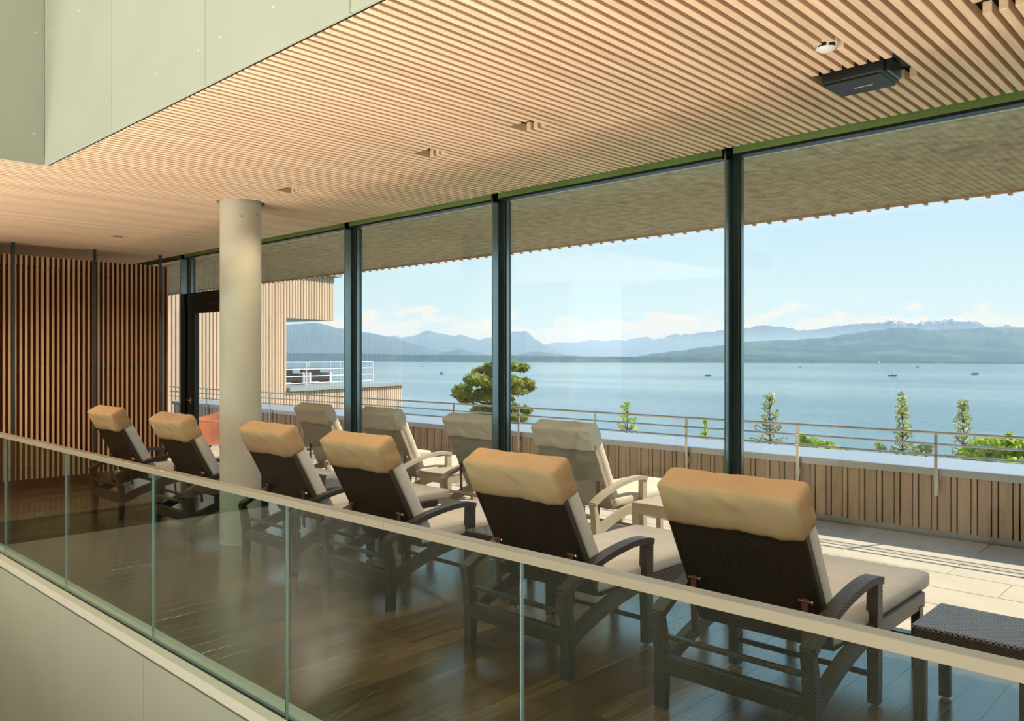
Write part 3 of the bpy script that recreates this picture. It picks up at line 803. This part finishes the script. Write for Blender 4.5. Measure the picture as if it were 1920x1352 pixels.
def ridge(name, prof, depth, thick, m, label, cat, jag=2.0, step=4, foot=LZ, seed=0, fine=.03):
    """a range of hills: crest heights from its outline at its own distance, slopes falling to both sides, with gullies"""
    pts = []
    x = prof[0][0]
    while x <= prof[-1][0]:
        for (xa, ya), (xb, yb) in zip(prof[:-1], prof[1:]):
            if xa <= x <= xb:
                k = (x-xa)/(xb-xa); k = k*k*(3-2*k)*.5+k*.5; y = ya+(yb-ya)*k; break
        y -= jag*(noise.noise(Vector((x*fine, seed, 0)))+.6*noise.noise(Vector((x*fine*3.1, seed, 4)))+.35*noise.noise(Vector((x*fine*8, seed, 9))))
        pts.append((x, y)); x += step
    bm = bmesh.new(); V = []; NS = 9
    for x, y in pts:
        d = depth(x) if callable(depth) else depth
        c = at_depth(x, y, d); H = max(c.z-foot, 1.0)
        rdir = Vector((ray(x, HORIZON).x, ray(x, HORIZON).y, 0)).normalized()
        col_ = []
        for j in range(-NS, NS+1):
            k = j/NS; off = k*thick
            hh = H*(1-abs(k))**1.15
            p = Vector((c.x, c.y, 0))+rdir*off
            if 0 < abs(j) < NS:
                hh *= 1+.28*noise.noise(Vector((x*fine*2.2, j*.9, seed+2)))*(1-abs(k))
                hh = min(hh, H*(1-.02*abs(j)))
            p.z = foot+hh-(2 if abs(j) == NS else 0); col_.append(bm.verts.new(p))
        V.append(col_)
    for a, b_ in zip(V[:-1], V[1:]):
        for j in range(2*NS): bm.faces.new((a[j], b_[j], b_[j+1], a[j+1]))
    bmesh.ops.recalc_face_normals(bm, faces=bm.faces[:])
    me = bpy.data.meshes.new(name); bm.to_mesh(me); bm.free(); me.materials.append(m)
    for p in me.polygons: p.use_smooth = True
    return tag(link(name, me), label, cat)
ridge('forested_hill', [(1190, 669), (1230, 663), (1262, 659), (1330, 650), (1400, 641), (1480, 637), (1545, 634), (1590, 626), (1640, 619), (1690, 614), (1740, 619), (1790, 617), (1860, 614), (1930, 616), (2100, 620), (2400, 640)],
      4300, 1500, M['hill_forest'], 'long dark green wooded hill behind the right half of the lake', 'hill', 1.5, 3, seed=1)
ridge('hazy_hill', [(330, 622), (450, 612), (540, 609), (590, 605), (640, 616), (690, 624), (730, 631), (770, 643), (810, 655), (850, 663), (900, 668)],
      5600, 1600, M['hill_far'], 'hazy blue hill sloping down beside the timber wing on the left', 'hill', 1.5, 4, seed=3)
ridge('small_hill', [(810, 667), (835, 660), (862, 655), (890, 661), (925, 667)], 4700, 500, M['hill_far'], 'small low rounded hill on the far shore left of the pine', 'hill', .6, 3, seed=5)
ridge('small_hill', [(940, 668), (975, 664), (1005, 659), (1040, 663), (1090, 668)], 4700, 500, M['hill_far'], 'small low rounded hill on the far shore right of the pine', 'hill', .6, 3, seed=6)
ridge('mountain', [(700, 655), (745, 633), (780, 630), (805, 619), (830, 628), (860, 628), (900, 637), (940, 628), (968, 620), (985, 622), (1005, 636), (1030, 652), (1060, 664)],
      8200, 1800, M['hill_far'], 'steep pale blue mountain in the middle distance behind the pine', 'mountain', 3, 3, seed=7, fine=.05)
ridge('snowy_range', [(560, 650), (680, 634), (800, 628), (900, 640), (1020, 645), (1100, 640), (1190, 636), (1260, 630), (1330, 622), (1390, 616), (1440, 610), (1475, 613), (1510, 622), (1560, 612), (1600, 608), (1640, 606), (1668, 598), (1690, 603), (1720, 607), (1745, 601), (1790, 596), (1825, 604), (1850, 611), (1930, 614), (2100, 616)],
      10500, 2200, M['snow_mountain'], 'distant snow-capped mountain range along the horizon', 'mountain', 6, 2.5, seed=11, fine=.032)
def shore_d(x): return 20.0*FPX/((676.5-HORIZON)+max(0, (x-540))*.0040)
ridge('shore_forest', [(380, 660.5), (560, 662), (700, 664), (780, 665), (960, 667), (1100, 668.5), (1200, 669), (1300, 671), (1420, 673), (1560, 675), (1700, 676.5), (1920, 678), (2100, 679)],
      lambda x: shore_d(x)+45, 60, M['shore_forest'], 'low dark line of trees along the far lake shore', 'trees', 1.6, 1.5, seed=13, fine=.25)['kind'] = 'stuff'

# lake haze: a real layer of thin scattering air over the water
hz = MB().box(-16000, 16000, 420, 15000, LZ-1.5, LZ+230).obj('lake_haze', None)
hm = bpy.data.materials.new('haze'); hm.use_nodes = True; tt = NT(hm.node_tree); tt.n.clear()
vs = tt.add('ShaderNodeVolumeScatter', {'Color': (.56, .76, 1.0, 1), 'Density': 1.8e-4, 'Anisotropy': 0.0})
tt.l.new(vs.outputs[0], tt.add('ShaderNodeOutputMaterial').inputs['Volume'])
hz.data.materials.append(hm); tag(hz, 'thin bluish haze lying over the lake and far hills', 'haze', kind='stuff')

# boats
def waterpt(px, py): return at_z(px, py, LZ)
def sailboat(px, py, h, label, hull='hull_dark'):
    p = waterpt(px, py); r = tag(empty('sailboat', p, YAW+.1), label, 'sailboat')
    s = h/10.0
    prof = []
    MB().prism([(-3.4*s, .0), (-3.7*s, .9*s), (3.9*s, 1.0*s), (3.0*s, .0)], -.9*s, .9*s, 'y').obj('hull', M[hull], r)
    MB().tube([(.3*s, 0, .8*s), (.3*s, 0, 10*s)], .08*s, 6).obj('mast', M['hull_dark'], r)
    MB().prism([(.15*s, 1.6*s), (-3.1*s, 1.7*s), (-.6*s, 6.5*s), (.15*s, 9.8*s)], -.05*s, .05*s, 'y').obj('mainsail', M['sail_white'], r)
    MB().prism([(.5*s, 9.2*s), (3.5*s, 1.3*s), (.8*s, 1.6*s)], .1*s, .18*s, 'y').obj('jib', M['sail_white'], r)
    return r
sailboat(1673, 705, 12.0, 'sailboat with white sails on the lake at the right')
sailboat(791, 687, 8.5, 'small distant sailboat with white sail seen through left glass bay')
sailboat(1648, 681.6, 9.0, 'tiny white sailboat near the far shore left of the larger sailboat')
def motorboat(px, py, L, label, hull):
    p = waterpt(px, py); r = tag(empty('motorboat', p, YAW+.3), label, 'boat')
    MB().prism([(-L*.45, 0), (-L*.5, L*.14), (L*.5, L*.18), (L*.38, 0)], -L*.16, L*.16, 'y').obj('hull', M[hull], r)
    MB().prism([(-L*.25, L*.15), (-L*.22, L*.33), (L*.06, L*.33), (L*.2, L*.16)], -L*.12, L*.12, 'y').obj('cabin', M['hull_white' if hull == 'hull_dark' else 'hull_dark'], r)
motorboat(828, 702, 6.5, 'white motorboat on the lake below the distant small sailboat', 'hull_white')
motorboat(1327, 705, 6.5, 'dark motorboat on the lake left of the right-hand mullion', 'hull_dark')
motorboat(1828, 702, 8.5, 'long dark motorboat at the far right of the lake', 'hull_dark')
motorboat(1500, 688.5, 6, 'tiny motorboat far out, left of the right-hand sailboat', 'hull_dark')
motorboat(1720, 688.5, 6, 'tiny motorboat far out, right of the right-hand sailboat', 'hull_dark')

# ================================================================== TREES below the terrace
def leaves(name, clusters, size, m, parent, per, seed=0, needle=False):
    rnd = random.Random(seed); verts = []; faces = []
    for (c, rx, ry, rz, kf) in clusters:
        for _ in range(int(per*kf)):
            while True:
                q = Vector((rnd.uniform(-1, 1), rnd.uniform(-1, 1), rnd.uniform(-1, 1)))
                if q.length <= 1: break
            q = q.normalized()*(q.length**.5)
            p = c+Vector((q.x*rx, q.y*ry, q.z*rz))
            a = Vector((rnd.gauss(0, 1), rnd.gauss(0, 1), rnd.gauss(0, 1))).normalized(); bb_ = a.cross(Vector((rnd.gauss(0, 1), rnd.gauss(0, 1), rnd.gauss(0, 1)))).normalized()
            s = size*rnd.uniform(.6, 1.3); wdt = s*(.16 if needle else .42)
            i = len(verts)
            verts += [p-a*s*.5, p+bb_*wdt, p+a*s*.5, p-bb_*wdt]; faces.append((i, i+1, i+2, i+3))
    me = bpy.data.meshes.new(name); me.from_pydata([tuple(v) for v in verts], [], faces); me.materials.append(m)
    return tag(link(name, me, parent), kind='stuff')
def pine():
    D = 26.0
    base = at_depth(925, 668, D); base.z = LZ+1.2
    r = tag(empty('pine_tree', base), 'spreading pine tree rising behind the railing at the middle mullion', 'tree')
    def L(px, py): return at_depth(px, py, D)-base
    MB().tube([(0, 0, 0), L(918, 800), L(922, 730), L(930, 690), L(936, 668)], .22, 8, .05).obj('trunk', M['bark'], r, True)
    cl = []
    for px, py, rw, rh in ((930, 690, 24, 12), (950, 686, 20, 9), (978, 690, 14, 8), (936, 668, 6, 9), (905, 698, 22, 10), (893, 712, 22, 11), (925, 715, 30, 14), (955, 718, 26, 13),
                           (985, 718, 14, 10), (995, 725, 8, 8), (868, 730, 18, 9), (860, 738, 12, 8), (880, 745, 18, 9), (872, 750, 12, 6), (905, 740, 18, 12), (935, 745, 28, 14), (970, 735, 20, 5),
                           (925, 765, 22, 12), (905, 770, 22, 9), (960, 768, 20, 12), (985, 770, 12, 8), (970, 785, 18, 9), (935, 795, 34, 12), (900, 790, 20, 10)):
        dz = random.Random(px*7+py).uniform(-1.0, 1.0)
        c = at_depth(px, py, D+dz)-base
        cl.append((c, rw*D/FPX, rw*D/FPX, rh*D/FPX*.9, rw*rh/200.0))
        MB().tube([L(922, py+14), tuple((Vector(L(922, py+14))+c)/2+Vector((0, 0, -.05))), tuple(c)], .05, 5, .015).obj('branch', M['bark'], r)
    leaves('foliage', cl, .26, M['pine_needles'], r, 260, 3, True)
pine()
def sapling(px, ytop, ybot, D, wpx, label, m, seed, dens=1.0, name='young_tree', group=None):
    base = at_depth(px, 668, D); base.z = LZ+1.2
    r = tag(empty(name, base), label, 'tree')
    def L(x_, y_): return at_depth(x_, y_, D)-base
    rnd = random.Random(seed)
    topv = L(px, ytop); MB().tube([(0, 0, 0), L(px+1, ybot+40), tuple(topv)], .035, 6, .008).obj('trunk', M['bark'], r, True)
    cl = []; n = int((ybot-ytop)/5)
    for i in range(n):
        k = i/max(1, n-1); yy = ytop+4+(ybot+25-ytop)*k+rnd.uniform(-4, 4); half = wpx*(.18+.82*min(1, k*1.15))
        for s in (-1, 1, -.6, .6):
            xx = px+s*rnd.uniform(.25, 1.15)*half; c = at_depth(xx, yy+rnd.uniform(-5, 5), D+rnd.uniform(-.4, .4))-base
            cl.append((c, 4.2*D/FPX, 4.2*D/FPX, 5*D/FPX, 1.0))
            j = L(px, yy+9); MB().tube([tuple(j), tuple(c)], .014, 4, .005).obj('twig', M['bark'], r)
    leaves('foliage', cl, .072, M[m], r, 6.5*dens, seed)
sapling(1176, 757, 812, 17, 26, 'leafy sapling showing above the railing right of the rightmost terrace lounger', 'leaf_light', 21, 1.2)
sapling(1322, 786, 815, 16, 14, 'small leafy sprig above the railing just left of the right mullion', 'leaf_light', 22, 1.3)
sapling(1443, 736, 830, 18, 36, 'slender pale green tree directly right of the right-hand mullion', 'leaf_willow', 23, 1.0)
sapling(1692, 738, 845, 18, 24, 'slender pale green tree below the sailboat on the lake', 'leaf_willow', 24, 1.2)
sapling(1806, 750, 850, 18, 30, 'slender pale green tree at the left of the right-hand shrubs', 'leaf_willow', 25, 1.1)
def shrub(spots, D, label, m, seed, per=120):
    c0 = at_depth(spots[0][0], 668, D); c0.z = LZ+1.2
    r = tag(empty('shrub', c0), label, 'shrub')
    cl = []; 
    for px, py, rw, rh in spots:
        c = at_depth(px, py, D)-c0; cl.append((c, rw*D/FPX, rw*D/FPX, rh*D/FPX, rw*rh/200.0))
        MB().tube([(c.x*.6, c.y*.6, 0), (c.x*.9, c.y*.9, c.z*.6), tuple(c)], .05, 5, .015).obj('stem', M['bark'], r)
    leaves('foliage', cl, .12, M[m], r, per*1.3, seed)
shrub([(1520, 832, 20, 9), (1545, 838, 20, 10), (1505, 826, 9, 12), (1570, 845, 16, 7), (1535, 850, 40, 14)], 16.5, 'low bright green shrub top behind the railing left of middle right', 'leaf_light', 31)
shrub([(1850, 838, 30, 16), (1885, 836, 26, 16), (1915, 838, 26, 16), (1830, 850, 30, 14), (1893, 822, 6, 9), (1870, 865, 60, 16), (1950, 845, 30, 18)], 16.5, 'dense bright green shrub filling the lower right corner beyond railing', 'leaf_light', 32)
shrub([(1650, 838, 10, 9), (1735, 842, 12, 12), (1715, 845, 10, 8)], 17.5, 'sparse thin shrub behind the railing around the sailboat-side tree', 'leaf_willow', 33, 60)
